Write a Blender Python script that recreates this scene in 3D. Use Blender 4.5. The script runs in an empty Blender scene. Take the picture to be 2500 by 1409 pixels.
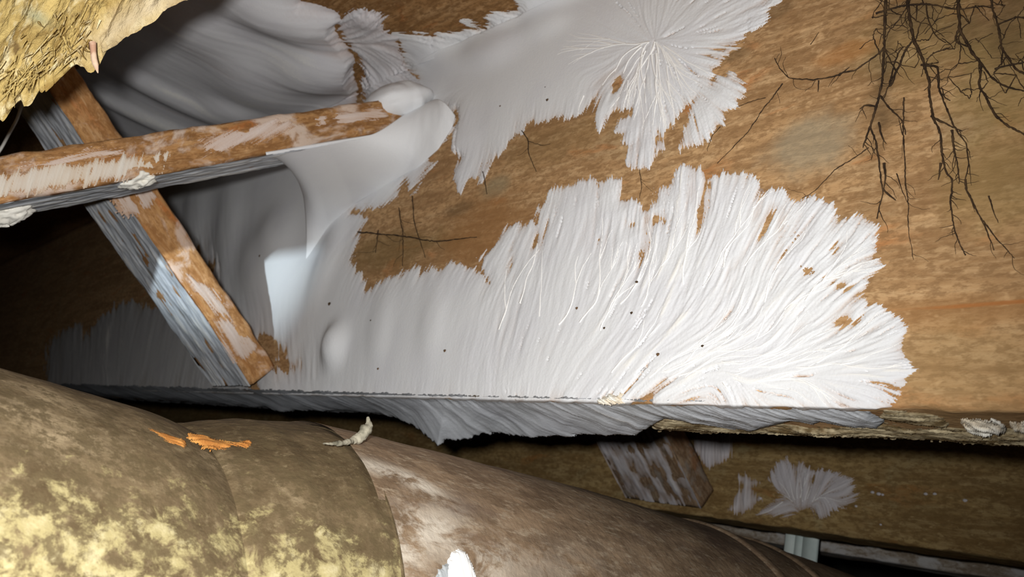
import bpy, math
import numpy as np
from mathutils import Matrix, Vector

# ------------------------------------------------------------------ camera frame
F, CX, CY = 2083.0, 1250.0, 704.5            # focal length and centre for a 2500 px wide picture
CAMZ = 0.50                                   # lens height above the crawl space soil
def _axes():
    X = -np.array([-600 - CX, 930 - CY, F]); X /= np.linalg.norm(X)
    dy = .37; r = math.sqrt(1 - dy * dy); n = math.hypot(X[0], X[2]); ph = math.atan2(X[2], X[0])
    a = math.acos(-dy * X[1] / (r * n)); D = None
    for s in (1, -1):
        t = ph + s * a; d = np.array([r * math.cos(t), dy, r * math.sin(t)])
        if d[2] > 0 and d[0] > 0: D = d
    U = np.cross(D, X)
    if U[1] > 0: U = -U
    return np.array([X, D, U])                # rows: joist direction, across the joists, up
R3 = _axes()
O = np.array([0, 0, CAMZ])
def rays(px, py):
    px = np.asarray(px, float); py = np.asarray(py, float)
    return np.stack([(px - CX) / F, (py - CY) / F, np.ones_like(px)], -1) @ R3.T
def on_y(px, py, y):                          # picture point on a vertical plane across the joists' run
    w = rays(px, py); return w * (y / w[..., 1])[..., None] + O
def on_z(px, py, z):
    w = rays(px, py); return w * ((z - CAMZ) / w[..., 2])[..., None] + O
def on_x(px, py, x):
    w = rays(px, py); return w * (x / w[..., 0])[..., None] + O
def depth_of(P): return (np.asarray(P) - O) @ (R3 @ np.array([0, 0, 1.]))

scn = bpy.context.scene
col = scn.collection
cam_d = bpy.data.cameras.new('camera'); cam = bpy.data.objects.new('camera', cam_d); col.objects.link(cam)
M = Matrix.Identity(4)
for i, v in enumerate((R3 @ np.array([1, 0, 0.]), R3 @ np.array([0, -1, 0.]), R3 @ np.array([0, 0, -1.]))):
    for k in range(3): M[k][i] = v[k]
for k in range(3): M[k][3] = O[k]
cam.matrix_world = M
cam_d.sensor_width = 36; cam_d.lens = F / 2500 * 36; cam_d.clip_start = .005
cam_d.dof.use_dof = True; cam_d.dof.focus_distance = .315; cam_d.dof.aperture_fstop = 26
scn.camera = cam
# ------------------------------------------------------------------ light: the phone's flash, next to the lens
w = bpy.data.worlds.new('world'); scn.world = w; w.use_nodes = True
w.node_tree.nodes['Background'].inputs[0].default_value = (.55, .6, .7, 1)
w.node_tree.nodes['Background'].inputs[1].default_value = .004
fl = bpy.data.lights.new('flash', 'SPOT'); fl.energy = 7.1; fl.shadow_soft_size = .006; fl.color = (1, .985, .965)
fl.spot_size = math.radians(125); fl.spot_blend = 1.0         # the flash lens throws most of its light ahead, less to the sides
flo = bpy.data.objects.new('flash', fl); col.objects.link(flo)
flo.location = O + R3 @ np.array([-.018, -.0135, .0])
flo.rotation_euler = Vector(rays(760, 560)).to_track_quat('-Z', 'Y').to_euler()
fl2 = bpy.data.lights.new('torch', 'SPOT'); fl2.energy = 12.5; fl2.shadow_soft_size = .004; fl2.color = (.80, .93, 1.0)
fl2.spot_size = math.radians(18); fl2.spot_blend = 1.0         # a cooler torch held low at the left, shining up between the braces
tor = bpy.data.objects.new('torch', fl2); col.objects.link(tor)
tor.location = (-.215, -.22, CAMZ + .0)
tor.rotation_euler = Vector((-.350, .410, .156)).to_track_quat('-Z', 'Y').to_euler()
scn.view_settings.view_transform = 'Standard'; scn.view_settings.look = 'None'
scn.view_settings.gamma = 1; scn.view_settings.use_curve_mapping = False
scn.view_settings.exposure = 0.0

# ------------------------------------------------------------------ key planes (metres)
YF, TH = .245, .038                            # front face of the joist, joist thickness
ZB, ZC = CAMZ + .0695, CAMZ + .3045            # underside of joists, underside of subfloor
SP = .315                                      # joist spacing
XA, XB = -3.4, .7
rng = np.random.default_rng(7)

# ------------------------------------------------------------------ numpy helpers
def vnoise(x, y, seed):
    r = np.random.default_rng(seed).random((128, 128))
    xi = np.floor(x).astype(int); yi = np.floor(y).astype(int); fx = x - xi; fy = y - yi
    fx = fx * fx * (3 - 2 * fx); fy = fy * fy * (3 - 2 * fy)
    a = r[yi % 128, xi % 128]; b = r[yi % 128, (xi + 1) % 128]; c = r[(yi + 1) % 128, xi % 128]; d = r[(yi + 1) % 128, (xi + 1) % 128]
    return (a * (1 - fx) + b * fx) * (1 - fy) + (c * (1 - fx) + d * fx) * fy - .5
def fbm(x, y, seed, oct=4):
    o = 0; a = 1
    for k in range(oct):
        o = o + a * vnoise(x * 2 ** k, y * 2 ** k, seed + k); a *= .5
    return o
def sdist(poly, X, Y):
    P = np.asarray(poly, float); Q = np.roll(P, -1, 0)
    d2 = np.full(X.shape, 1e18); ins = np.zeros(X.shape, bool)
    for (ax, ay), (bx, by) in zip(P, Q):
        ex, ey = bx - ax, by - ay; L = ex * ex + ey * ey + 1e-9
        t = np.clip(((X - ax) * ex + (Y - ay) * ey) / L, 0, 1)
        d2 = np.minimum(d2, (X - ax - t * ex) ** 2 + (Y - ay - t * ey) ** 2)
        if ay != by:
            c = ((ay > Y) != (by > Y)) & (X < ex * (Y - ay) / (by - ay) + ax); ins ^= c
    return np.where(ins, 1, -1) * np.sqrt(d2)
def flow(samples, X, Y):
    vx = np.zeros(X.shape); vy = np.zeros(X.shape); ws = np.zeros(X.shape)
    for x, y, dx, dy in samples:
        n = math.hypot(dx, dy); wt = 1 / ((X - x) ** 2 + (Y - y) ** 2 + 900) ** 1.5
        vx += wt * dx / n; vy += wt * dy / n; ws += wt
    n = np.hypot(vx, vy) + 1e-9
    return vx / n, vy / n
def blur(a, n):
    for _ in range(n):
        p = np.pad(a, 1, mode='edge')
        a = (p[:-2, 1:-1] + p[2:, 1:-1] + p[1:-1, :-2] + p[1:-1, 2:] + 2 * p[1:-1, 1:-1]) / 6
    return a
def lic(vx, vy, noise, L):
    ny, nx = noise.shape; J, I = np.meshgrid(np.arange(nx, dtype=float), np.arange(ny, dtype=float))
    acc = noise.copy()
    for s in (1, -1):
        x, y = J.copy(), I.copy()
        for k in range(L):
            xi = np.clip(np.rint(x).astype(int), 0, nx - 1); yi = np.clip(np.rint(y).astype(int), 0, ny - 1)
            x += s * vx[yi, xi]; y += s * vy[yi, xi]
            acc += noise[np.clip(np.rint(y).astype(int), 0, ny - 1), np.clip(np.rint(x).astype(int), 0, nx - 1)] * (1 - k / L)
    acc -= acc.mean(); return np.clip(acc / (acc.std() + 1e-9), -2.5, 2.5)

# ------------------------------------------------------------------ object helpers
def tag(o, label=None, cat=None, group=None, kind=None):
    if label: o['label'] = label
    if cat: o['category'] = cat
    if group: o['group'] = group
    if kind: o['kind'] = kind
    return o
def raw_mesh(name, V, Fq, mat=None, parent=None, attrs=None, smooth=True):
    V = np.asarray(V, np.float32); Fq = np.asarray(Fq, np.int32)
    me = bpy.data.meshes.new(name); n = Fq.shape[1]
    me.vertices.add(len(V)); me.vertices.foreach_set('co', V.ravel())
    me.loops.add(Fq.size); me.loops.foreach_set('vertex_index', Fq.ravel())
    me.polygons.add(len(Fq)); me.polygons.foreach_set('loop_start', np.arange(0, Fq.size, n, dtype=np.int32))
    me.polygons.foreach_set('use_smooth', np.full(len(Fq), smooth))
    for k, a in (attrs or {}).items():
        at = me.attributes.new(k, 'FLOAT', 'POINT'); at.data.foreach_set('value', np.asarray(a, np.float32).ravel())
    me.update(calc_edges=True); me.validate()
    if mat: me.materials.append(mat)
    o = bpy.data.objects.new(name, me); col.objects.link(o)
    if parent:
        o.parent = parent; o.matrix_parent_inverse = parent.matrix_world.inverted()
    return o
def grid_faces(nu, nv, wrap=False):
    f = []
    I, J = np.meshgrid(np.arange(nu - 1), np.arange(nv if wrap else nv - 1), indexing='ij')
    a = I * nv + J; b = I * nv + (J + 1) % nv
    return np.stack([a, b, b + nv, a + nv], -1).reshape(-1, 4)
def tube_mesh(paths, sides=6):
    """paths: list of (points, radii) -> vertices and quads, ends closed by tapering."""
    VV, FF, off = [], [], 0
    for P, r in paths:
        P = np.asarray(P, float); r = np.asarray(r, float); n = len(P)
        T = np.gradient(P, axis=0); T /= np.linalg.norm(T, axis=1)[:, None] + 1e-12
        up = np.array([.31, .2, .93]); A = np.cross(T, up); A /= np.linalg.norm(A, axis=1)[:, None] + 1e-12; B = np.cross(T, A)
        th = np.linspace(0, 2 * np.pi, sides, endpoint=False)
        V = P[:, None] + r[:, None, None] * (np.cos(th)[None, :, None] * A[:, None] + np.sin(th)[None, :, None] * B[:, None])
        VV.append(V.reshape(-1, 3)); FF.append(grid_faces(n, sides, True) + off); off += n * sides
    return np.concatenate(VV), np.concatenate(FF)
def spline(pts, n):
    P = np.asarray(pts, float); d = np.r_[0, np.cumsum(np.linalg.norm(np.diff(P, axis=0), axis=1))]
    t = np.linspace(0, d[-1], n); o = np.stack([np.interp(t, d, P[:, k]) for k in range(P.shape[1])], 1)
    for _ in range(2):
        q = o.copy(); q[1:-1] = (o[:-2] + 2 * o[1:-1] + o[2:]) / 4; o = q
    return o

# ------------------------------------------------------------------ materials
class NT:
    def __init__(s, name, rough=.9, spec=.2):
        s.m = bpy.data.materials.new(name); s.m.use_nodes = True; s.t = s.m.node_tree
        s.b = s.t.nodes['Principled BSDF']; s.b.inputs['Roughness'].default_value = rough
        s.b.inputs['Specular IOR Level'].default_value = spec
        s.co = s.t.nodes.new('ShaderNodeTexCoord').outputs['Object']
    def n(s, ty, **kw):
        n = s.t.nodes.new(ty)
        for k, v in kw.items(): setattr(n, k, v)
        return n
    def put(s, sock, v):
        if isinstance(v, bpy.types.NodeSocket): s.t.links.new(v, sock)
        else: sock.default_value = v
    def noise(s, scale, st=(1, 1, 1), detail=4, rough=.55, dist=0, off=(0, 0, 0)):
        mp = s.n('ShaderNodeMapping'); s.put(mp.inputs[0], s.co); mp.inputs['Scale'].default_value = st; mp.inputs['Location'].default_value = off
        t = s.n('ShaderNodeTexNoise'); s.put(t.inputs['Vector'], mp.outputs[0])
        t.inputs['Scale'].default_value = scale; t.inputs['Detail'].default_value = detail
        t.inputs['Roughness'].default_value = rough; t.inputs['Distortion'].default_value = dist
        return t.outputs[0]
    def ramp(s, v, lo, hi, a=0., b=1.):
        r = s.n('ShaderNodeMapRange'); s.put(r.inputs[0], v)
        for k, q in zip((1, 2, 3, 4), (lo, hi, a, b)): r.inputs[k].default_value = q
        r.interpolation_type = 'SMOOTHSTEP'; return r.outputs[0]
    def mix(s, f, a, b, mode='MIX'):
        m = s.n('ShaderNodeMix', data_type='RGBA', blend_type=mode); s.put(m.inputs[0], f)
        for k, v in ((6, a), (7, b)): s.put(m.inputs[k], (*v, 1) if isinstance(v, tuple) and len(v) == 3 else v)
        return m.outputs[2]
    def math(s, op, a, b=0.):
        m = s.n('ShaderNodeMath', operation=op); s.put(m.inputs[0], a); s.put(m.inputs[1], b); return m.outputs[0]
    def attr(s, name): return s.n('ShaderNodeAttribute', attribute_name=name).outputs['Fac']
    def spot(s, c, rad, soft, wob=.0):            # stain of its own shape around a point (object coordinates)
        mp = s.n('ShaderNodeVectorMath', operation='SUBTRACT'); s.put(mp.inputs[0], s.co); mp.inputs[1].default_value = c
        sc = s.n('ShaderNodeVectorMath', operation='DIVIDE'); s.put(sc.inputs[0], mp.outputs[0]); sc.inputs[1].default_value = rad
        ln = s.n('ShaderNodeVectorMath', operation='LENGTH'); s.put(ln.inputs[0], sc.outputs[0])
        v = s.math('ADD', ln.outputs['Value'], s.math('MULTIPLY', s.math('SUBTRACT', s.noise(60, detail=3), .5), wob))
        return s.ramp(v, 1 - soft, 1 + soft, 1, 0)
    def done(s, colr, bump=None, strength=.4, dist=.001):
        s.put(s.b.inputs['Base Color'], colr)
        if bump is not None:
            b = s.n('ShaderNodeBump'); b.inputs['Strength'].default_value = strength; b.inputs['Distance'].default_value = dist
            s.put(b.inputs['Height'], bump); s.put(s.b.inputs['Normal'], b.outputs[0])
        return s.m

def wood(name, dark, mid, light, grey, spots=(), gr=1., mould=0., mcol=(.5, .46, .42)):
    k = NT(name)
    g1 = k.noise(9 * gr, (1, 8, 8), 5, .6, 1.2)         # broad grain
    g2 = k.noise(34 * gr, (1, 6, 6), 6, .7, .5)          # fine grain
    fine = k.noise(420, (.45, 1, 1), 3, .7)               # fibre mottling
    blot = k.noise(17, (1, 1.6, 1.6), 4, .6, .8)
    c = k.mix(k.ramp(g1, .38, .62), dark, mid)
    c = k.mix(k.ramp(g2, .45, .68, 0, .75), c, light)
    c = k.mix(k.ramp(blot, .55, .70, 0, .55), c, grey)
    c = k.mix(k.ramp(k.noise(23, (1, 3, 3), 3, .5, .5, (3, 1, 2)), .58, .72, 0, .6), c, (dark[0] * 1.45, dark[1] * .95, dark[2] * .6))
    c = k.mix(k.ramp(g2, .22, .40, .7, 0), c, (dark[0] * .5, dark[1] * .5, dark[2] * .5))
    c = k.mix(k.ramp(fine, .38, .58, .75, 0), c, (dark[0] * .8, dark[1] * .78, dark[2] * .75))
    c = k.mix(k.ramp(k.noise(300, (.6, 1, 1), 2, .6, 0, (5, 5, 5)), .60, .76, 0, .5), c, (light[0] * 1.25, light[1] * 1.25, light[2] * 1.25))
    for ctr, rad, colr, f in spots:
        c = k.mix(k.math('MULTIPLY', k.spot(ctr, rad, .5, 1.6), f), c, colr)
    if mould:
        m = k.ramp(k.noise(55, (.7, 1, 1), 5, .65, .5, (9, 2, 1)), .60 - mould * .25, .72 - mould * .2, 0, .85)
        c = k.mix(m, c, mcol)
    bm = k.math('ADD', k.math('MULTIPLY', g2, .8), k.math('MULTIPLY', fine, .5))
    return k.done(c, bm, .5, .0012)

def onf(px, py): return tuple(on_y(px, py, YF))
def sp(px, py, rx, rz, colr, f): 
    P = on_y(px, py, YF); return ((P[0], P[1], P[2]), (rx, .05, rz), colr, f)
GREY = (.33, .29, .20); OLIVE = (.27, .20, .075); DK = (.10, .065, .03)
W_main = wood('joist_wood', (.33, .190, .085), (.50, .305, .145), (.60, .40, .21), (.47, .335, .185), spots=[
    sp(1975, 350, .017, .012, GREY, .6), sp(1210, 455, .012, .007, (.3, .25, .15), .6), sp(2250, 90, .020, .020, OLIVE, .45),
    sp(2460, 180, .016, .024, OLIVE, .5), sp(2440, 420, .014, .020, (.30, .215, .08), .45), sp(2150, 210, .006, .035, DK, .35),
    sp(2330, 900, .028, .014, (.34, .235, .10), .3), sp(960, 610, .05, .012, (.2, .13, .05), .6), sp(2520, 735, .03, .0007, (.40, .13, .03), .8),
    sp(2230, 30, .010, .010, DK, .55), sp(2370, 60, .012, .008, DK, .45), sp(2470, 60, .006, .014, DK, .5), sp(2155, 215, .003, .02, DK, .3), sp(2180, 290, .006, .004, DK, .4), sp(2060, 130, .012, .004, (.42, .18, .05), .5), sp(1800, 130, .008, .003, DK, .5), sp(1890, 30, .008, .003, DK, .4), sp(1180, 560, .03, .02, (.30, .145, .05), .6), sp(1350, 350, .04, .012, (.24, .15, .06), .4),
    sp(2340, 760, .04, .005, (.40, .20, .07), .35), sp(1120, 510, .012, .004, DK, .4)])
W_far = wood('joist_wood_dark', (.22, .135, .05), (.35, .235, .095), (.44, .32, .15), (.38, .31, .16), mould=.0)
W_brace = wood('brace_wood', (.26, .125, .045), (.42, .22, .085), (.52, .32, .15), (.40, .27, .15), gr=2, mould=.52, mcol=(.60, .49, .41))
W_brace2 = wood('brace_wood_orange', (.36, .17, .06), (.52, .28, .11), (.60, .37, .19), (.48, .30, .17), gr=2, mould=.22, mcol=(.62, .47, .38))
W_brace_far = wood('far_brace_wood', (.20, .12, .065), (.34, .23, .14), (.42, .32, .22), (.3, .26, .18), gr=2, mould=.3, mcol=(.3, .26, .22))
W_rot = wood('rotten_edge_wood', (.20, .13, .055), (.42, .33, .18), (.62, .54, .38), (.35, .29, .18), gr=1.4, mould=.3, mcol=(.66, .6, .45))
W_old = wood('subfloor_wood', (.20, .10, .035), (.32, .17, .065), (.40, .24, .11), (.25, .17, .09))

def mould_mat(name, white=(.735, .75, .765), thin=(.56, .47, .41), brown=(.26, .15, .07)):
    k = NT(name, 1, .05)
    th = k.attr('thick')
    c = k.mix(k.ramp(th, .0, .22), brown, thin)
    c = k.mix(k.ramp(th, .15, .85), c, white)
    c = k.mix(k.ramp(k.noise(30, (1, 1, 1), 3, .5, .3), .42, .66, 0, .35), c, (white[0] * .90, white[1] * .89, white[2] * .93))
    c = k.mix(k.ramp(th, 1.0, 1.35), c, (.84, .83, .79))
    f = k.noise(900, (1, 1, 1), 3, .6)
    return k.done(c, f, .25, .0006)
M_white = mould_mat('white_mould')
M_soft = mould_mat('cottony_mould', (.68, .68, .70), (.55, .48, .46), (.26, .16, .09))
M_grey = mould_mat('grey_mould', (.58, .61, .65), (.32, .33, .34), (.16, .10, .04))
M_shade = mould_mat('shaded_mould', (.46, .46, .46), (.34, .31, .28), (.2, .13, .06))  # darker copy of the mould; the dimness left of the brace is in its colour
M_cream = mould_mat('cream_mould', (.80, .78, .70), (.6, .5, .36), (.3, .2, .1))
M_dim = mould_mat('dim_mould', (.60, .57, .58), (.38, .30, .25), (.15, .1, .05))
k = NT('strand_white', .9, .1); M_strand = k.done((.86, .855, .835, 1), k.noise(700), .2, .0004)
k = NT('black_cord', .8, .2); M_cord = k.done(k.mix(k.ramp(k.noise(200), .35, .7), (.028, .017, .010), (.075, .045, .022)), k.noise(900), .3, .0003)
k = NT('dark_speck', .8, .2); M_speck = k.done(k.mix(k.ramp(k.noise(400), .4, .6), (.05, .03, .015), (.14, .08, .04)))

# ------------------------------------------------------------------ timber
def beam(name, mat, p0, p1, wdir, wth, thk, seg=80, bev=.0016, amp=.0006, parent=None, seed=1):
    """A board from p0 to p1 (its centre line); wth along wdir, thk across. Local X runs along the grain."""
    p0 = np.asarray(p0, float); p1 = np.asarray(p1, float); ax = p1 - p0; L = np.linalg.norm(ax); ax /= L
    wd = np.asarray(wdir, float); wd -= ax * (wd @ ax); wd /= np.linalg.norm(wd); nz = np.cross(ax, wd)
    h, q = wth / 2, thk / 2; pro = []
    def side(a, b, n):
        for t in np.linspace(0, 1, n, endpoint=False): pro.append((a[0] + (b[0] - a[0]) * t, a[1] + (b[1] - a[1]) * t))
    B = bev; nw = max(4, int(wth / .004)); nt = max(3, int(thk / .004))
    nw = min(nw, 40); nt = min(nt, 14)
    side((-h + B, -q), (h - B, -q), nw); side((h - B, -q), (h, -q + B), 2); side((h, -q + B), (h, q - B), nt); side((h, q - B), (h - B, q), 2)
    side((h - B, q), (-h + B, q), nw); side((-h + B, q), (-h, q - B), 2); side((-h, q - B), (-h, -q + B), nt); side((-h, -q + B), (-h + B, -q), 2)
    pro = np.array(pro); m = len(pro); xs = np.linspace(0, L, seg)
    XX = np.repeat(xs[:, None], m, 1); id_ = np.arange(m)[None] * .37
    dn = amp * 2 * fbm(XX / max(L, .2) * 30 + id_ * 0, np.repeat(id_, seg, 0), seed * 5, 4)
    V = np.stack([XX, pro[None, :, 0] * (1 + dn / h * 1.), pro[None, :, 1] * (1 + dn / q)], -1)
    c0 = np.array([[0, 0, 0.]]); c1 = np.array([[L, 0, 0.]])
    Vall = np.concatenate([V.reshape(-1, 3), c0, c1]); fc = grid_faces(seg, m, True)
    n0 = seg * m; caps = [(n0, (j + 1) % m, j, j) for j in range(m)] + [(n0 + 1, (seg - 1) * m + j, (seg - 1) * m + (j + 1) % m, (seg - 1) * m + (j + 1) % m) for j in range(m)]
    me = bpy.data.meshes.new(name); me.from_pydata(Vall.tolist(), [], [tuple(f) for f in fc.tolist()] + [c[:3] for c in caps])
    me.polygons.foreach_set('use_smooth', np.r_[np.ones(len(fc), bool), np.zeros(len(caps), bool)])
    me.materials.append(mat); o = bpy.data.objects.new(name, me); col.objects.link(o)
    mw = Matrix.Identity(4)
    for i, v in enumerate((ax, wd, nz)):
        for r in range(3): mw[r][i] = v[r]
    for r in range(3): mw[r][3] = p0[r]
    o.matrix_world = mw
    if parent: o.parent = parent; o.matrix_parent_inverse = parent.matrix_world.inverted()
    return o
def world_beam(name, mat, y0, z0, z1, seed, label):
    """A joist: a plain long box built in world coordinates, slightly uneven, with its lower edge chipped."""
    nx, ny, nz = 700, 6, 24
    s = np.linspace(0, 1, nx) ** 2.0; xs = XB + (XA - XB) * s
    pro = [(y0, z) for z in np.linspace(z1, z0 + .001, nz)] + [(y0 + .001, z0)] + [(y, z0) for y in np.linspace(y0 + .003, y0 + TH - .002, ny)] + \
          [(y0 + TH, z0 + .002)] + [(y0 + TH, z) for z in np.linspace(z0 + .01, z1, nz)]
    pro = np.array(pro); m = len(pro)
    V = np.zeros((nx, m, 3)); V[..., 0] = xs[:, None]; V[..., 1] = pro[None, :, 0]; V[..., 2] = pro[None, :, 1]
    nzv = .0007 * fbm(V[..., 0] * 60, V[..., 2] * 150 + V[..., 1] * 97, seed, 4)
    V[..., 1] += np.where(V[..., 1] < y0 + TH / 2, 1, -1) * (nzv + .0002); lowz = V[..., 2] < z0 + .003
    V[..., 2] += np.where(lowz, np.abs(.0022 * fbm(V[..., 0] * 45, V[..., 1] * 50, seed + 9, 4)), 0)
    return tag(raw_mesh(name, V.reshape(-1, 3), grid_faces(nx, m, True), mat), label, 'joist', 'floor joists')

j1 = world_beam('floor_joist', W_main, YF, ZB, ZC + .002, 3, 'nearest brown wooden floor joist, overgrown with white fungus on its broad face')
rot_z0 = on_z(2300, 1040, ZB)
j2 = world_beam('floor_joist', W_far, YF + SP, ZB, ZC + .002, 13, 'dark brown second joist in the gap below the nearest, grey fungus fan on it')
YJ3 = .655
z3 = CAMZ + float((rays(2100, 1362)[2] / rays(2100, 1362)[1]) * YJ3)
j3 = world_beam('ledger_board', wood('joist_wood_mouldy', (.26, .20, .14), (.42, .37, .31), (.52, .48, .42), (.42, .40, .38), mould=.5, mcol=(.58, .57, .56)),
                YJ3, z3, ZC + .002, 23, 'pale mouldy board close behind the second joist, above the duct at the lower right')
j3['category'] = 'board'; del j3['group']
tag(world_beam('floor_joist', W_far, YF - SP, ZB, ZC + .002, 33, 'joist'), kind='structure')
bpy.data.objects['floor_joist.002'].name = 'near_joist'; o = bpy.data.objects['near_joist']  # joist behind the lens, out of view, where the braces' near ends meet
for kk in ('label', 'category', 'group'): del o[kk]
def slab(name, mat, lo, hi):
    x0, y0, z0 = lo; x1, y1, z1 = hi
    V = [(x, y, z) for x in (x0, x1) for y in (y0, y1) for z in (z0, z1)]
    return tag(raw_mesh(name, V, [(0, 1, 3, 2), (4, 6, 7, 5), (0, 4, 5, 1), (2, 3, 7, 6), (0, 2, 6, 4), (1, 5, 7, 3)], mat, smooth=False), kind='structure')
slab('ceiling', W_old, (XA - .1, -.6, ZC), (XB + .2, 2.2, ZC + .02))
k = NT('soil', 1, .1); M_soil = k.done(k.mix(k.ramp(k.noise(14, detail=6), .35, .7), (.05, .035, .022), (.12, .09, .06)), k.noise(60, detail=6), .6, .01)
slab('floor', M_soil, (XA - .1, -.6, -.02), (XB + .2, 2.2, 0))
k = NT('block_wall', .95, .1); M_blk = k.done(k.mix(k.ramp(k.noise(20, detail=5), .35, .7), (.10, .09, .075), (.2, .18, .15)), k.noise(120), .5, .003)
slab('wall_back', M_blk, (XA - .1, 2.2, -.02), (XB + .2, 2.3, ZC + .02))
slab('wall_left', M_blk, (XA - .2, -.6, -.02), (XA - .1, 2.2, ZC + .02))

# ------------------------------------------------------------------ cross bridging
def brace(name, mat, yj, x_edge, zj, dz, dyl, thk, wth, label):
    p0 = np.array([x_edge - wth / 2, yj, zj + CAMZ]); p1 = p0 + np.array([0, -dyl, dz])
    # start a little inside the joist contact: trim so that its end just meets the face
    d = (p1 - p0) / np.linalg.norm(p1 - p0); p0 = p0 - d * 0.0
    o = beam(name, mat, p0, p1, (1, 0, 0), wth, thk, seg=110, seed=int(abs(zj) * 1000))
    return tag(o, label, 'brace', 'cross bridging between the joists')
B1 = brace('bridging_brace', W_brace, YF - .004, -.437, .258, -.202, .266, .0205, .064, 'brown bridging brace crossing the upper left, nearly level, streaked with white mould')
B2 = brace('bridging_brace', W_brace2, YF - .006, -.533, .080, .186, .264, .021, .064, 'orange bridging brace slanting steeply behind the level one, grey mould on its underside')
x3 = float(on_y(1735, 1240, YF + SP)[0])
B3 = brace('bridging_brace', W_brace_far, YF + SP - .005, x3, .083, .19, .262, .021, .075, 'dim mouldy brace in the gap under the nearest joist, slanting down to the duct')
x4 = float(x3 + .10)

# ------------------------------------------------------------------ fungus mats
def fold_map(px, py):
    """Joist face below the subfloor corner, subfloor underside beyond it; returns points and outward normals."""
    A = on_y(px, py, YF); C = on_z(px, py, ZC); over = A[..., 2] > ZC
    Bt = on_z(px, py, ZB); under = A[..., 2] < ZB
    P = np.where(over[..., None], C, np.where(under[..., None], Bt, A))
    s = np.where(over, (YF - C[..., 1]), -(ZC - A[..., 2]))         # signed distance from the corner, + on the ceiling
    t = np.clip(.5 + s / .016, 0, 1); t = t * t * (3 - 2 * t)
    sb = np.where(under, Bt[..., 1] - YF, A[..., 2] - ZB); b = np.clip(np.where(under, .5 + sb / .003, .5 - sb / .003), 0, 1); b = b * b * (3 - 2 * b)
    N = np.stack([0 * t, -(1 - t) * (1 - b), -t - b], -1); N /= np.linalg.norm(N, axis=-1)[..., None]
    fil = .004 * np.exp(-(s / .007) ** 2)
    return P, N, fil
def plane_map(y):
    def f(px, py):
        P = on_y(px, py, y); N = np.zeros_like(P); N[..., 1] = -1; return P, N, 0.
    return f
def under_map(z):
    def f(px, py):
        P = on_z(px, py, z); N = np.zeros_like(P); N[..., 2] = -1; return P, N, 0.
    return f
class Mat: pass
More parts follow.
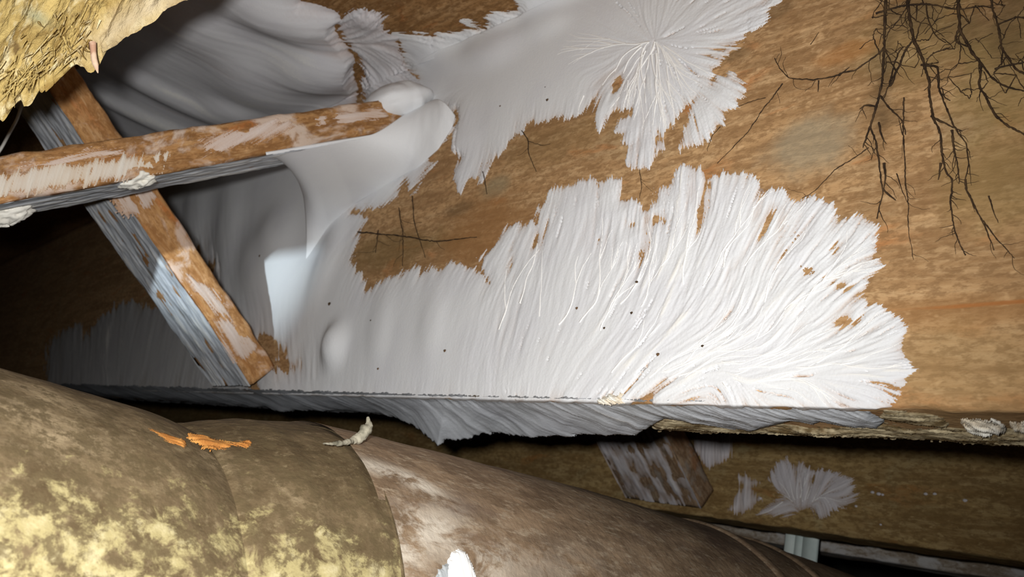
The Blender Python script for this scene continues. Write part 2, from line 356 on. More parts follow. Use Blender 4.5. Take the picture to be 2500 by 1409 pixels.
def mat(name, poly, smap, material, dirs, label=None, cat='fungus', step=2.6, calm=None, fringe=9, T=.0012, w=26, tex=.0005, texmap=None,
        lace=0., bulges=(), holes=(), seed=1, L=26, group=None, hfun=None, parent=None, base=1., clip=None, stepy=None, lobe=0.):
    poly = np.asarray(poly, float); pad = 34; stepy = stepy or step
    x0, y0 = poly.min(0) - pad; x1, y1 = poly.max(0) + pad
    if clip: x0, y0, x1, y1 = max(x0, clip[0]), max(y0, clip[1]), min(x1, clip[2]), min(y1, clip[3])
    xs = np.arange(x0, x1, step); ys = np.arange(y0, y1, stepy); X, Y = np.meshgrid(xs, ys)
    d = sdist(poly, X, Y); vx, vy = flow(dirs, X, Y); vy = vy * step / stepy
    r = np.random.default_rng(seed)
    n1 = r.random(X.shape); l1 = lic(vx, vy, n1, int(L / 2)); l2 = lic(vx, vy, blur(r.random(X.shape), 5), L); l3 = lic(vx, vy, blur(r.random(X.shape), 22), L * 2)
    tm = np.ones(X.shape) if texmap is None else texmap(X, Y)
    near = np.exp(-np.maximum(d, 0) / 55)
    if calm is not None: fringe = fringe * np.clip((np.interp(X, [150, 650, 1600, 2170, 2500], [944, 960, 985, 1001, 1015]) - calm - Y) / 14, 0, 1)
    d2 = d + fringe * (.85 * l1 + .36 * l2) * np.clip(near + .05, 0, 1) + lobe * l3 * near
    for hx, hy, rx, ry, rot in holes:
        c, s_ = math.cos(rot), math.sin(rot); u = ((X - hx) * c + (Y - hy) * s_) / rx; v = (-(X - hx) * s_ + (Y - hy) * c) / ry
        q = np.sqrt(u * u + v * v); d2 = np.minimum(d2, (q - 1) * min(rx, ry) + 5 * l2 + 3 * l1)
    comb = (.35 * l1 + .60 * l2 + .55 * l3)
    comb = comb * tm + (1 - tm) * .5 * l3
    if lace:
        q = .5 * l1 + .7 * l2; zone = np.exp(-np.maximum(d, 0) / 110) * tm
        q = q + 1.35 + 1.3 * (1 - zone) / lace + 3 * (tm < .5)
        d2 = np.minimum(d2, np.where(d > 9, 12 * q / np.clip(1 - q / .5, .02, 1), 999))
    e = np.clip(d2 / w, 0, 3); h = T * (1 - np.exp(-e)) + tex * tm * comb * np.clip(d2 / 16, 0, 1) * .6
    for bx, by, rx, ry, rot, a in bulges:
        c, s_ = math.cos(rot), math.sin(rot); u = ((X - bx) * c + (Y - by) * s_) / rx; v = (-(X - bx) * s_ + (Y - by) * c) / ry
        h = h + a * np.exp(-(u * u + v * v) ** 1.3) * np.clip(d2 / 12, 0, 1)
    P, N, fil = smap(X, Y)
    if hfun is not None: h = h + hfun(X, Y) * np.clip(d2 / 6, 0, 1)
    h = h + fil * np.clip(d2 / 30, 0, 1)
    h = np.maximum(h, .00012); h = np.where(d2 > 0, h, np.maximum(-.0012, d2 * .00012))
    # a skirt that dips into the surface behind gives a clean edge
    cl = fbm(X / 90., Y / 90., seed + 60, 3) * .5
    thick = np.clip(base * (.66 + (.02 + .13 * tm) * comb + .16 * cl + .25 * np.clip(d2 / 60, 0, 1)) - .32 * np.exp(-np.maximum(d2, 0) / 3.), 0, 1.4)
    keep = d2 > -step * 2.2
    V = P + N * h[..., None]
    ny, nx = X.shape; fq = grid_faces(ny, nx); kf = keep.ravel()[fq].any(1); fq = fq[kf]
    used = np.unique(fq); idx = -np.ones(ny * nx, int); idx[used] = np.arange(len(used))
    o = raw_mesh(name, V.reshape(-1, 3)[used], idx[fq], material, parent, {'thick': thick.ravel()[used]})
    if label: tag(o, label, cat, group)
    m = Mat(); m.o = o; m.x0, m.y0, m.step, m.stepy = x0, y0, step, stepy; m.V = V; m.N = N; m.d = d2; m.vx, m.vy = vx, vy; m.sh = X.shape
    return m
def at(m, px, py):
    j = int(np.clip(round((px - m.x0) / m.step), 0, m.sh[1] - 1)); i = int(np.clip(round((py - m.y0) / m.stepy), 0, m.sh[0] - 1)); return i, j
def lay(m, pts, r0, r1, n=None, lift=-.35):
    """Picture path -> tube lying on the mat's real surface."""
    n = n or max(5, int(np.linalg.norm(np.diff(np.asarray(pts, float), axis=0), axis=1).sum() / 6)); q = spline(pts, n); out = []
    for x, y in q:
        i, j = at(m, x, y); out.append(m.V[i, j] + 0)
    P = np.array(out)
    for _ in range(2): P[1:-1] = (P[:-2] + 2 * P[1:-1] + P[2:]) / 4
    dep = depth_of(P); rad = np.linspace(r0, r1, n) * dep / F
    nn = np.array([m.N[at(m, x, y)] for x, y in q]); P = P + nn * (rad * lift)[:, None]
    return P, rad
def strands(m, seeds, length, r0, rs, spawn=.03, name='strand'):
    """Raised white strands that follow the growth direction and fork."""
    made = []
    todo = [(x, y, length * (.6 + .8 * rs.random()), r0 * (.7 + .6 * rs.random()), 0) for x, y in seeds]
    while todo and len(made) < 130:
        x, y, L, r, g = todo.pop(0); pts = [(x, y)]; wob = (rs.random() - .5) * .8; k = 0
        while L > 0:
            i, j = at(m, x, y)
            if m.d[i, j] < 3: break
            a = math.atan2(m.vy[i, j], m.vx[i, j]) + wob; wob = wob * .93 + (rs.random() - .5) * .28
            x += 5 * math.cos(a); y += 5 * math.sin(a); pts.append((x, y)); L -= 5; k += 1
            if g < 2 and k > 5 and rs.random() < spawn: todo.append((x, y, L * .8, r * .7, g + 1))
        if len(pts) > 7:
            P, rad = lay(m, pts, r, r * .3); V, fq = tube_mesh([(P, rad)], 5)
            raw_mesh(name, V, fq, M_strand, m.o); made.append(1)
def specks(m, pts):
    for x, y, r in pts:
        i, j = at(m, x, y); c = m.V[i, j]; q = r * depth_of(c) / F
        th = np.linspace(0, 2 * np.pi, 7, endpoint=False); pr = np.array([(0, 1), (.7, .7), (1, 0), (.7, -.7), (0, -1)])
        V = np.array([[c[0] + q * a * math.cos(t) * (1 + .3 * math.sin(3 * t)), c[1] + q * .5 * b, c[2] + q * .8 * a * math.sin(t)] for a, b in pr for t in th])
        raw_mesh('dirt_speck', V, grid_faces(5, 7, True), M_speck, m.o)

U_POLY = [(968, 95), (985, 155), (1030, 212), (1052, 240), (1085, 258), (1110, 270), (1120, 292), (1102, 326), (1095, 370), (1126, 381), (1126, 386), (1106, 416), (1104, 438), (1122, 467),
    (1137, 440), (1148, 442), (1158, 451), (1177, 434), (1186, 402), (1202, 377), (1234, 369), (1253, 348), (1274, 326), (1278, 308), (1294, 290), (1307, 308), (1343, 300), (1365, 286), (1394, 275),
    (1423, 286), (1437, 261), (1452, 245), (1446, 279), (1463, 308), (1477, 286), (1499, 272), (1539, 268), (1546, 279), (1512, 293), (1499, 322), (1520, 326), (1517, 346), (1546, 351), (1533, 391),
    (1542, 413), (1568, 413), (1597, 387), (1625, 362), (1613, 337), (1625, 319), (1642, 304), (1665, 268), (1690, 240), (1700, 238), (1685, 275), (1668, 315), (1660, 360), (1709, 353), (1727, 326), (1759, 300),
    (1774, 268), (1815, 232), (1817, 205), (1796, 192), (1788, 176), (1763, 181), (1736, 206), (1732, 188), (1745, 163), (1763, 145), (1785, 119), (1814, 98), (1824, 62), (1835, 80), (1861, 54), (1872, 29),
    (1870, 14), (1897, 0), (1910, -50), (1240, -50), (1255, 0), (1262, 22), (1231, 25), (1205, 27), (1184, 40), (1196, 54), (1184, 67), (1158, 62), (1129, 54), (1140, 69), (1115, 74), (1068, 80), (1055, 87), (1017, 83)]
U_DIR = [(1050, 150, -1, -.2), (1100, 350, -.2, 1), (1130, 430, -.4, .9), (1200, 330, -.12, 1), (1300, 250, -.15, 1), (1200, 110, -1, -.25), (1400, 40, -.9, -.5), (1400, 240, -.25, 1), (1450, 130, -1, .05), (1500, 170, -.7, .6),
    (1520, 60, -.7, -.6), (1600, 10, .05, -1), (1700, 40, .7, -.7), (1830, 40, .9, -.5), (1720, 110, 1, -.05), (1550, 300, -.15, 1), (1580, 380, -.1, 1), (1650, 200, .5, .8), (1700, 300, .25, 1), (1780, 230, .85, .5), (1500, 290, -.3, 1),
    (1740, 180, .95, .3), (1600, 200, .05, 1)]
sm = lambda a, lo, hi: np.clip((a - lo) / (hi - lo), 0, 1)
mU = mat('fungus_mat', U_POLY, fold_map, M_white, U_DIR, 'white fungus fan across the top centre, radiating from a bright hub on the nearest joist', seed=11, fringe=5, T=.0014, w=45,
         tex=.00026, step=2.2, texmap=lambda X, Y: .12 + .88 * sm(X, 1380, 1580), lace=1.0, lobe=5,
         bulges=[(1200, 120, 70, 40, -.4, .005), (1075, 130, 60, 40, .4, .004), (1330, 60, 60, 30, -.4, .003), (1120, 330, 40, 90, .1, .002)],
         holes=[(1505, 205, 8, 16, .1), (1457, 240, 3, 10, .5)], group='white fungus mats on the nearest joist')
rs = np.random.default_rng(5)
hub = [(1600 + 26 * math.cos(a) + 10 * rs.normal(), 120 + 16 * math.sin(a)) for a in np.linspace(0, 2 * np.pi, 34)]
strands(mU, hub[::2], 200, 3.6, rs, .09)
strands(mU, [(1600 + 110 * rs.normal(), 180 + 60 * rs.random()) for _ in range(10)], 130, 2.0, rs, .06)
specks(mU, [(1338, 247, 5), (1224, 261, 3), (1335, 215, 2)])

G_POLY = [(640, 957), (605, 900), (520, 800), (440, 690), (380, 560), (350, 440), (380, 380), (660, 350), (1000, 290), (1095, 265), (1110, 290), (1106, 303), (1086, 333), (1068, 362), (1053, 384), (1061, 398), (1046, 416), (1024, 449), (1010, 463), (994, 474),
    (986, 430), (972, 483), (945, 498), (901, 509), (896, 500), (890, 512), (862, 517), (898, 534), (890, 548), (876, 570), (869, 603), (856, 635), (876, 668), (887, 711), (905, 711), (927, 693), (945, 682), (974, 679), (992, 661), (1017, 646), (1032, 672),
    (1050, 650), (1068, 657), (1100, 639), (1126, 650), (1137, 661), (1158, 657), (1195, 693), (1184, 661), (1173, 628), (1202, 603), (1227, 566), (1249, 548), (1260, 563), (1292, 538), (1307, 545), (1314, 509), (1339, 494), (1347, 476), (1376, 458), (1412, 443),
    (1444, 434), (1477, 443), (1510, 443), (1517, 462), (1513, 487), (1542, 487), (1560, 501), (1560, 519), (1582, 509), (1604, 490), (1606, 458), (1643, 454), (1651, 422), (1669, 407), (1698, 409), (1723, 422), (1729, 440), (1741, 432), (1774, 422), (1832, 420), (1850, 443),
    (1875, 458), (1908, 467), (1929, 490), (1951, 498), (1969, 483), (1987, 480), (1998, 494), (2031, 505), (2038, 527), (2029, 545), (2060, 538), (2100, 528), (2132, 541), (2139, 556), (2130, 595), (2132, 628), (2147, 643), (2139, 657), (2107, 679), (2121, 704), (2109, 722),
    (2121, 744), (2143, 751), (2172, 762), (2194, 773), (2212, 802), (2208, 845), (2222, 900), (2215, 940), (2200, 965), (2170, 994), (2100, 1004), (1950, 1000), (1700, 995), (1598, 993), (1588, 970), (1545, 970), (1535, 992), (1450, 992), (1200, 984), (900, 974), (700, 969)]
G_DIR = [(700, 850, 0, -1), (660, 920, -.2, -1), (750, 620, .4, -.9), (900, 850, .15, -1), (1000, 720, .45, -.9), (1200, 800, .25, -1), (1200, 620, .5, -.85), (1350, 700, .2, -1), (1450, 470, .1, -1), (1600, 700, .4, -.9), (1700, 450, .1, -1), (1850, 480, .35, -.9), (1830, 700, .3, -.95),
    (2020, 530, .6, -.8), (2100, 570, .6, -.8), (2130, 650, .95, -.3), (1900, 800, .6, -.8), (2080, 760, .7, -.7), (2180, 820, .9, -.5), (2190, 900, 1, -.1), (2170, 975, .9, .5), (1850, 900, .95, -.3), (1800, 970, .3, .9), (2000, 975, .7, .7), (1500, 900, .5, -.6), (1200, 950, .1, -1),
    (500, 550, -.05, -1), (450, 470, 0, -1), (600, 650, -.1, -1), (930, 470, .6, -.6), (860, 560, .5, -.85), (1040, 360, .6, -.5), (1580, 560, .1, -1), (1320, 540, .3, -1), (2000, 880, .9, -.35), (1700, 900, .9, -.5)]
mG = mat('fungus_mat', G_POLY, fold_map, M_white, G_DIR, 'largest white fungus fan, spreading right along the lower half of the nearest joist', seed=21, fringe=5, T=.0015, w=50,
         tex=.00024, step=2.3, calm=8, texmap=lambda X, Y: .2 + .8 * sm(X, 1000, 1600), lace=1.0, lobe=4,
         bulges=[(822, 845, 24, 52, .25, .007), (650, 640, 60, 90, .3, .007), (690, 560, 40, 60, .2, .004), (800, 640, 22, 110, .35, .003), (560, 560, 30, 130, .1, .004), (480, 520, 26, 90, .1, .004), (930, 800, 26, 90, .15, .0015), (1060, 790, 30, 90, .15, .0015), (860, 560, 50, 30, -.6, .0)],
         holes=[(487, 615, 10, 20, .1), (516, 658, 8, 18, .1), (655, 850, 46, 26, .5), (690, 890, 26, 16, .2), (1309, 590, 6, 12, .2), (1247, 640, 4, 24, .1), (1560, 620, 9, 16, .3), (1543, 548, 7, 8, 0), (1705, 520, 5, 18, .1), (1730, 450, 5, 9, .4), (2065, 785, 26, 10, .0), (1970, 660, 16, 8, .2), (2040, 610, 6, 16, .4),
                (1462, 585, 6, 9, 0), (1880, 540, 4, 20, .5), (1940, 575, 4, 14, .6), (2060, 700, 24, 7, .4), (1600, 535, 9, 6, 0)], group='white fungus mats on the nearest joist')
rs = np.random.default_rng(9)
sd = [(x, 650 + 110 * rs.random() + (60 if x < 1500 else 0)) for x in np.linspace(1220, 2020, 17)] + [(1480 + 200 * rs.random(), 905 + 20 * rs.random()) for _ in range(9)] + [(1750 + 260 * rs.random(), 880 + 60 * rs.random()) for _ in range(9)]
strands(mG, sd, 260, 3.0, rs, .075)
specks(mG, [(1413, 755, 5), (1090, 858, 5), (1480, 803, 4), (1547, 768, 5), (1718, 847, 5), (1612, 868, 6), (928, 902, 4), (658, 636, 4), (808, 744, 6), (1558, 692, 5), (912, 786, 3)])

L_POLY = [(150, 230), (230, 100), (440, -60), (745, -60), (735, 2), (770, 10), (826, 30), (832, 50), (812, 65), (830, 95), (850, 115), (865, 140), (860, 170), (872, 205), (868, 260), (760, 330), (520, 390), (300, 420), (170, 330)]
L_DIR = [(300, 200, 1, .5), (500, 100, 1, .4), (500, 250, 1, .45), (700, 60, 1, .2), (800, 150, 1, .3), (250, 300, 1, .5)]
mL = mat('fungus_mat', L_POLY, fold_map, M_soft, L_DIR, 'cushion-like grey fungus mat in shadow on the subfloor, right of the torn board', seed=31, fringe=2, T=.003, w=50, tex=.0003, L=44,
         bulges=[(790, 160, 110, 48, .25, .014), (640, 190, 130, 60, .3, .010), (700, 40, 150, 40, .3, .010), (480, 70, 120, 50, .4, .006), (420, 230, 200, 18, .45, .006), (400, 300, 200, 15, .42, .006), (560, 265, 70, 22, .3, .007)], step=3)
M_POLY = [(838, 40), (862, 23), (898, 22), (919, 28), (941, 40), (929, 56), (934, 69), (952, 82), (972, 92), (984, 155), (1022, 205), (990, 245), (905, 262), (885, 215), (893, 170), (866, 130), (835, 85), (820, 62)]
mM = mat('fungus_mat', M_POLY, fold_map, M_soft, [(900, 60, .6, -.5), (900, 150, .7, .6), (960, 200, .6, .6)], 'small grey fungus patch between the shaded cushion mat and the top fan', seed=41, fringe=6, T=.0022, w=30, tex=.0008, base=.8,
         bulges=[(900, 48, 34, 20, .1, .003), (905, 190, 14, 34, -.6, .003)], holes=[(866, 185, 14, 12, 0)])
K_POLY = [(112, 935), (119, 845), (141, 813), (174, 798), (195, 789), (200, 827), (207, 842), (224, 798), (253, 769), (268, 758), (290, 744), (311, 733), (326, 744), (358, 751), (480, 760), (570, 880), (620, 966), (400, 959), (200, 952)]
mK = mat('fungus_mat', K_POLY, fold_map, M_shade, [(200, 850, .05, -1), (400, 850, .2, -1)], 'fungus with shade in its grey colour, on the joist left of the slanting brace', seed=51, fringe=7, T=.0014, w=30, tex=.00025, L=34, calm=8)

# curtain of mould between the level brace and the joist face
def curtain():
    nu, nv = 130, 70
    un = np.linspace(0, 1, nu); yy = .156 + (.2445 - .156) * un; t = (YF - .004 - yy) / .266
    zl = CAMZ + .258 - .202 * t - .0105 / math.cos(math.atan(.202 / .266)); lift = np.clip((yy - .212) / .03, 0, 1); lift = lift * lift * (3 - 2 * lift)
    A = np.stack([-.4368 + .002 * lift, yy, zl + .001 + .015 * lift], 1)
    Bp = spline([(748, 640), (800, 560), (860, 500), (940, 455), (1020, 410), (1072, 365), (1106, 312), (1112, 285)], nu)
    B = on_y(Bp[:, 0], Bp[:, 1], YF); B[:, 1] -= .0004
    C = .25 * A + .75 * B; C[:, 1] = YF - .12 * (YF - A[:, 1]); C[:, 2] = .55 * (A[:, 2] + B[:, 2]) * .5 + .45 * A[:, 2]
    C0 = on_y(765, 400, .222); q = np.exp(-un / .13)[:, None]; C = C * (1 - q) + C0 * q
    C[:, 1] -= .012 * lift; C[:, 0] += .003 * lift
    v = np.linspace(0, 1, nv)[None, :, None]
    P = A[:, None] * (1 - v) ** 2 + 2 * v * (1 - v) * C[:, None] + B[:, None] * v ** 2
    u = un[:, None]; vv = v[..., 0]
    P[..., 1] -= .0016 * fbm(u * 6 + vv * 1.5, vv * 2 + u, 77, 3) * np.sin(np.pi * vv)
    th = .95 + .15 * fbm(u * 30 + vv * 5, vv * 3, 79, 3)
    o = raw_mesh('mould_curtain', P.reshape(-1, 3), grid_faces(nu, nv), M_white, None, {'thick': th.ravel()})
    s = o.modifiers.new('thickness', 'SOLIDIFY'); s.thickness = .0016; s.offset = 0
    tag(o, 'smooth white mould web hanging from the level brace down onto the joist', 'fungus')
curtain()

def lump(name, c, rad, mat_, label, cat='fungus', seed=1, rot=0, rough=.25, group=None, parent=None, n=28):
    th = np.linspace(0, 2 * np.pi, n * 2, endpoint=False); ph = np.linspace(-np.pi / 2 + .02, np.pi / 2 - .02, n)
    PH, TH_ = np.meshgrid(ph, th, indexing='ij')
    r = 1 + rough * fbm(TH_ / 2 / np.pi * 8 * 1.0, PH * 2 + 5, seed, 3) * np.cos(PH) + rough * .6 * fbm(np.sin(TH_) * 3 + 9, np.cos(TH_) * 3 + PH * 2 + 9, seed + 5, 3)
    V = np.stack([r * np.cos(PH) * np.cos(TH_) * rad[0], r * np.cos(PH) * np.sin(TH_) * rad[1], r * np.sin(PH) * rad[2]], -1)
    c_, s_ = math.cos(rot), math.sin(rot)                            # rotate in the vertical plane across the joists
    y = V[..., 1] * c_ - V[..., 2] * s_; z = V[..., 1] * s_ + V[..., 2] * c_; V[..., 1], V[..., 2] = y, z
    V = V + np.asarray(c)
    o = raw_mesh(name, V.reshape(-1, 3), grid_faces(n, 2 * n, True), mat_, parent, {'thick': (.8 + .3 * (r - 1)).ravel()})
    if label: tag(o, label, cat, group)
    return o
sl = math.atan2(.202, .266)
def on_b1(t, dx=0., dn=0.):                  # point along the level brace, dn across its thickness
    return np.array([-.437 + dx, YF - .004 - .266 * t - dn * math.sin(sl) * -1 * -1, CAMZ + .258 - .202 * t + dn * math.cos(sl)])
lump('mould_lump', on_b1(.022, -.0115, .0085), (.023, .024, .0125), M_white, 'white mould cap wrapped over the end of the level brace', seed=3, rot=sl, rough=.10)
lump('mould_lump', on_b1(.72, -.03, -.012), (.010, .012, .006), M_cream, 'small white mould flake under the brace at the left edge', seed=12, rot=sl, rough=.5)
lump('mould_lump', on_x(345, 433, -.437) + np.array([-.008, 0, 0]), (.008, .008, .004), M_cream, 'small white mould flake where the two braces cross', seed=15, rot=sl, rough=.6)

# mould skins on the braces (parts)
def skin_on(bm_, name, mat_, L0, L1, wth, thk, side, seed, T=.0012, cover=.25, nl=260, nw=60, streak=6.):
    """Uneven mould layer on one broad side (side=-1 or 1, local z) of a brace."""
    l = np.linspace(L0, L1, nl)[:, None]; q = np.linspace(-wth / 2 - .0004, wth / 2 + .0004, nw)[None]
    n = fbm(l * 60, q * 60 * streak / 2 + 0 * l, seed, 5) + .5 * fbm(l * 25, q * 500, seed + 20, 3)
    h = T * np.clip(n + cover + .3, -.6, 1.2)
    V = np.stack([l + 0 * q, q + 0 * l, side * (thk / 2 + h)], -1)
    mw = np.array(bm_.matrix_world); Vw = V.reshape(-1, 3) @ mw[:3, :3].T + mw[:3, 3]
    o = raw_mesh(name, Vw, grid_faces(nl, nw), mat_, bm_, {'thick': np.clip(.55 + 1.2 * (n + cover), 0, 1.2).ravel()})
    return o
def edge_map(x):
    def f(px, py):
        P = on_x(px, py, x); N = np.zeros_like(P); N[..., 0] = 1; return P, N, 0.
    return f
M_pink = mould_mat('pinkish_mould', (.66, .58, .53), (.52, .38, .29), (.36, .19, .08))
M_pale = mould_mat('pale_mould', (.70, .67, .60), (.56, .45, .34), (.36, .19, .08))
for i, (q, m_, par, xx, dr) in enumerate([
    ([(-40, 452), (60, 418), (130, 402), (230, 398), (330, 388), (414, 372), (416, 404), (300, 428), (150, 454), (-40, 484)], M_pale, B1, -.4368, (.3, -1)),
    ([(490, 345), (560, 322), (640, 306), (700, 298), (722, 310), (650, 332), (560, 360), (505, 372)], M_pink, B1, -.4368, (.8, -.5)),
    ([(770, 282), (850, 272), (930, 264), (935, 280), (850, 292), (775, 300)], M_pink, B1, -.4368, (1, -.1)),
    ([(50, 402), (120, 388), (230, 368), (300, 366), (250, 382), (130, 402)], M_pink, B1, -.4368, (1, -.2)),
    ([(255, 452), (345, 438), (372, 480), (352, 524), (306, 516)], M_pink, B2, -.5328, (.5, .8)),
    ([(525, 780), (555, 790), (595, 812), (630, 845), (606, 874), (580, 868)], M_pink, B2, -.5328, (.5, .8)),
    ([(455, 670), (505, 700), (545, 740), (575, 785), (530, 755), (475, 705)], M_pink, B2, -.5328, (.6, .8))]):
    mat('mould_patch', q, edge_map(xx), m_, [(q[0][0], q[0][1], *dr), (q[3][0], q[3][1], *dr)], None, seed=300 + i, fringe=5, T=.00035, w=22, tex=.0003, step=2.0, parent=par, base=.62, lobe=4, lace=.9)
# find which local side faces down
def down_side(o): return -1 if o.matrix_world[2][2] > 0 else 1
skin_on(B2, 'mould_skin', M_grey, .0, .31, .064, .0212, down_side(B2), 5, cover=.25)
skin_on(B1, 'mould_skin', M_grey, .03, .33, .064, .0208, down_side(B1), 6, cover=.3)
skin_on(B3, 'mould_skin', M_dim, .0, .3, .075, .0212, down_side(B3), 9, cover=-.12)

# ------------------------------------------------------------------ underside of the nearest joist
FL = np.array([(150, 0), (560, .001), (650, .002), (690, .005), (740, .003), (800, .001), (930, .001), (975, .004), (1010, .007), (1050, .0125), (1078, .0165), (1088, .0185), (1100, .0155), (1150, .0135), (1190, .0095), (1225, .0075), (1250, .0075), (1290, .0085), (1340, .0075), (1420, .005), (1600, .002), (1750, 0), (2600, 0)])
def flap(X, Y):
    yf = np.interp(X, [150, 650, 1600, 2170, 2500], [944, 960, 985, 1001, 1015]); yb = np.interp(X, [150, 900, 1600, 2200, 2500], [958, 1003, 1046, 1069, 1090])
    v = np.clip((Y - yf) / (yb - yf), 0, 1.1)
    return np.interp(X, FL[:, 0], FL[:, 1]) * v ** 2 + .0012 * vnoise(X / 26., v * 3, 5) * v
S_POLY = [(150, 947), (650, 963), (1000, 974), (1500, 988), (1600, 991), (1950, 1002), (2120, 1007), (2150, 1034), (2140, 1045), (2060, 1040), (2000, 1028), (1985, 1036), (1930, 1026), (1900, 1034), (1830, 1052), (1740, 1040), (1620, 1020), (1590, 1036), (1560, 1049), (1400, 1039), (1200, 1026), (900, 1006), (600, 990), (250, 966)]
mS = mat('fungus_mat', S_POLY, under_map(ZB), M_grey, [(500, 960, 1, .3), (1000, 990, 1, .35), (1500, 1010, 1, .3), (2000, 1020, 1, .25)],
         'grey skin of fungus along the underside of the nearest joist, one ragged flap hanging down', seed=61, fringe=1.2, T=.0012, w=8, tex=.0005, step=3, stepy=1.3, L=30, hfun=flap)
R_POLY = [(1600, 1030), (1640, 1026), (1830, 1056), (2000, 1044), (2150, 1048), (2300, 1052), (2600, 1070), (2600, 1092), (2200, 1068), (1600, 1048)]
k = NT('pale_rot', 1, .1); M_rot = k.done(k.mix(k.ramp(k.noise(160, (.35, 1, 1), 4, .7), .38, .66), (.16, .11, .05), (.64, .55, .36)), k.noise(300, (.4, 1, 1)), .6, .001)
mR = mat('rotten_strip', R_POLY, under_map(ZB), M_rot, [(1700, 1040, 1, .06), (2400, 1070, 1, .06)], None, seed=62, fringe=3, T=.0008, w=6, tex=.0014, step=3, stepy=1.3, L=30, parent=j1)
R2 = [(2160, 1008), (2200, 1012), (2300, 1030), (2310, 1040), (2240, 1038), (2180, 1026), (2150, 1020)]
mat('rotten_strip', R2, under_map(ZB), M_rot, [(1700, 1040, 1, .1), (2400, 1070, 1, .1)], None, seed=63, fringe=2, T=.0008, w=6, tex=.001, step=2.5, stepy=1.2, parent=j1)
for i, q in enumerate([[(2350, 1034), (2380, 1036), (2410, 1042), (2445, 1048), (2450, 1056), (2400, 1053), (2360, 1046)], [(2470, 1042), (2520, 1046), (2520, 1054), (2475, 1050)], [(1495, 966), (1512, 964), (1514, 980), (1460, 981), (1470, 974)]]):
    mat('fungus_fleck', q, under_map(ZB - .0006) if i < 2 else plane_map(YF - .001), M_cream, [(2400, 1040, 1, .2), (2500, 1050, .2, 1)], ['white flaky fungus fleck on the rotten lower edge at the right', 'white fungus fleck on the lower edge touching the right border', 'cream crumbly fungus fleck below the largest fan at the joist edge'][i],
        seed=70 + i, fringe=3, T=.0016, w=5, tex=.0012, step=1.6, stepy=1.0)

# ------------------------------------------------------------------ black fungal cords on the right half of the joist
def cord(label, trunk, branches=(), r0=2.6, r1=1.0, seed=1, y=YF, twig=.5):
    rr = np.random.default_rng(seed)
    def path(pts, ra, rb, jit):
        n = max(6, int(np.linalg.norm(np.diff(np.asarray(pts, float), axis=0), axis=1).sum() / 5)); q = spline(pts, n)
        q[1:-1] += np.cumsum(rr.normal(0, jit, (n - 2, 2)), 0) * .55 + rr.normal(0, jit * .6, (n - 2, 2))
        q[1:-1, :] -= np.linspace(0, 1, n - 2)[:, None] * (q[-2] - q[-1]) * .8
        P = on_y(q[:, 0], q[:, 1], y); rad = 1.2 * np.linspace(ra, rb, n) * (.75 + .6 * rr.random(n)) * depth_of(P) / F
        P[:, 1] -= .00035 + rad * .3
        return q, P, rad
    q, P, rad = path(trunk, r0, r1, .7); V, fq = tube_mesh([(P, rad)], 6)
    t = tag(raw_mesh('black_fungus', V, fq, M_cord), label, 'fungus', 'black fungal cords on the nearest joist')
    qs = [q]
    for b in branches:
        q2, P2, rad2 = path(b, r0 * .75, r1 * .7, .7); V, fq = tube_mesh([(P2, rad2)], 5); raw_mesh('branch', V, fq, M_cord, t); qs.append(q2)
    tw = []
    for q2 in qs:
        for i in range(4, len(q2) - 2):
            if rr.random() < twig * .32:
                a = math.atan2(*(q2[i + 1] - q2[i - 1])[::-1]) + rr.choice([-1, 1]) * (.5 + .7 * rr.random()); x, yy = q2[i]; pts = [(x, yy)]
                for _ in range(int(4 + 9 * rr.random())):
                    a += rr.normal(0, .25); x += 5 * math.cos(a); yy += 5 * math.sin(a); pts.append((x, yy))
                pts = np.array(pts); PP = on_y(pts[:, 0], pts[:, 1], y); PP[:, 1] -= .0003
                tw.append((PP, np.linspace(r0 * .36, .35, len(pts)) * depth_of(PP) / F))
    if tw:
        V, fq = tube_mesh(tw, 4); tag(raw_mesh('twigs', V, fq, M_cord, t), kind='stuff')
cord('black fungal cord running down from the top, first main one right of the white fan', [(2165, -30), (2160, 100), (2155, 200), (2140, 262), (2125, 310), (2140, 345), (2147, 385), (2152, 425), (2158, 465), (2150, 500), (2143, 535)],
     [[(2125, 310), (2108, 362)], [(2150, 235), (2172, 262), (2200, 290), (2212, 330)], [(2158, 465), (2172, 478), (2188, 490)], [(2140, 262), (2118, 255), (2100, 268)], [(2147, 300), (2152, 330), (2165, 352)], [(2160, 400), (2165, 440), (2158, 465)]], 3.0, 1.2, 1)
cord('longest black fungal cord, dropping from the top and branching towards the lower right', [(2212, -30), (2222, 60), (2232, 100), (2250, 140), (2258, 170), (2268, 200), (2268, 240), (2275, 285), (2295, 330), (2300, 385), (2310, 420), (2325, 436), (2318, 490), (2325, 550), (2345, 600), (2358, 625)],
     [[(2250, 160), (2290, 162), (2292, 215), (2310, 260), (2335, 312), (2362, 348), (2366, 395), (2358, 440)], [(2275, 285), (2300, 300), (2350, 322)], [(2325, 320), (2330, 370), (2340, 420), (2342, 450)], [(2298, 400), (2292, 440)]], 3.2, 1.2, 2)
cord('black fungal cord slanting from the top towards the right border', [(2340, -30), (2342, 40), (2345, 75), (2350, 85), (2375, 130), (2395, 155), (2394, 185), (2390, 215), (2410, 240), (2430, 285), (2462, 312), (2500, 330), (2540, 350)],
     [[(2395, 155), (2420, 190), (2450, 212), (2520, 228)], [(2342, 75), (2330, 100), (2350, 112), (2372, 118)], [(2430, 170), (2470, 160), (2520, 150)]], 3.2, 1.8, 3)
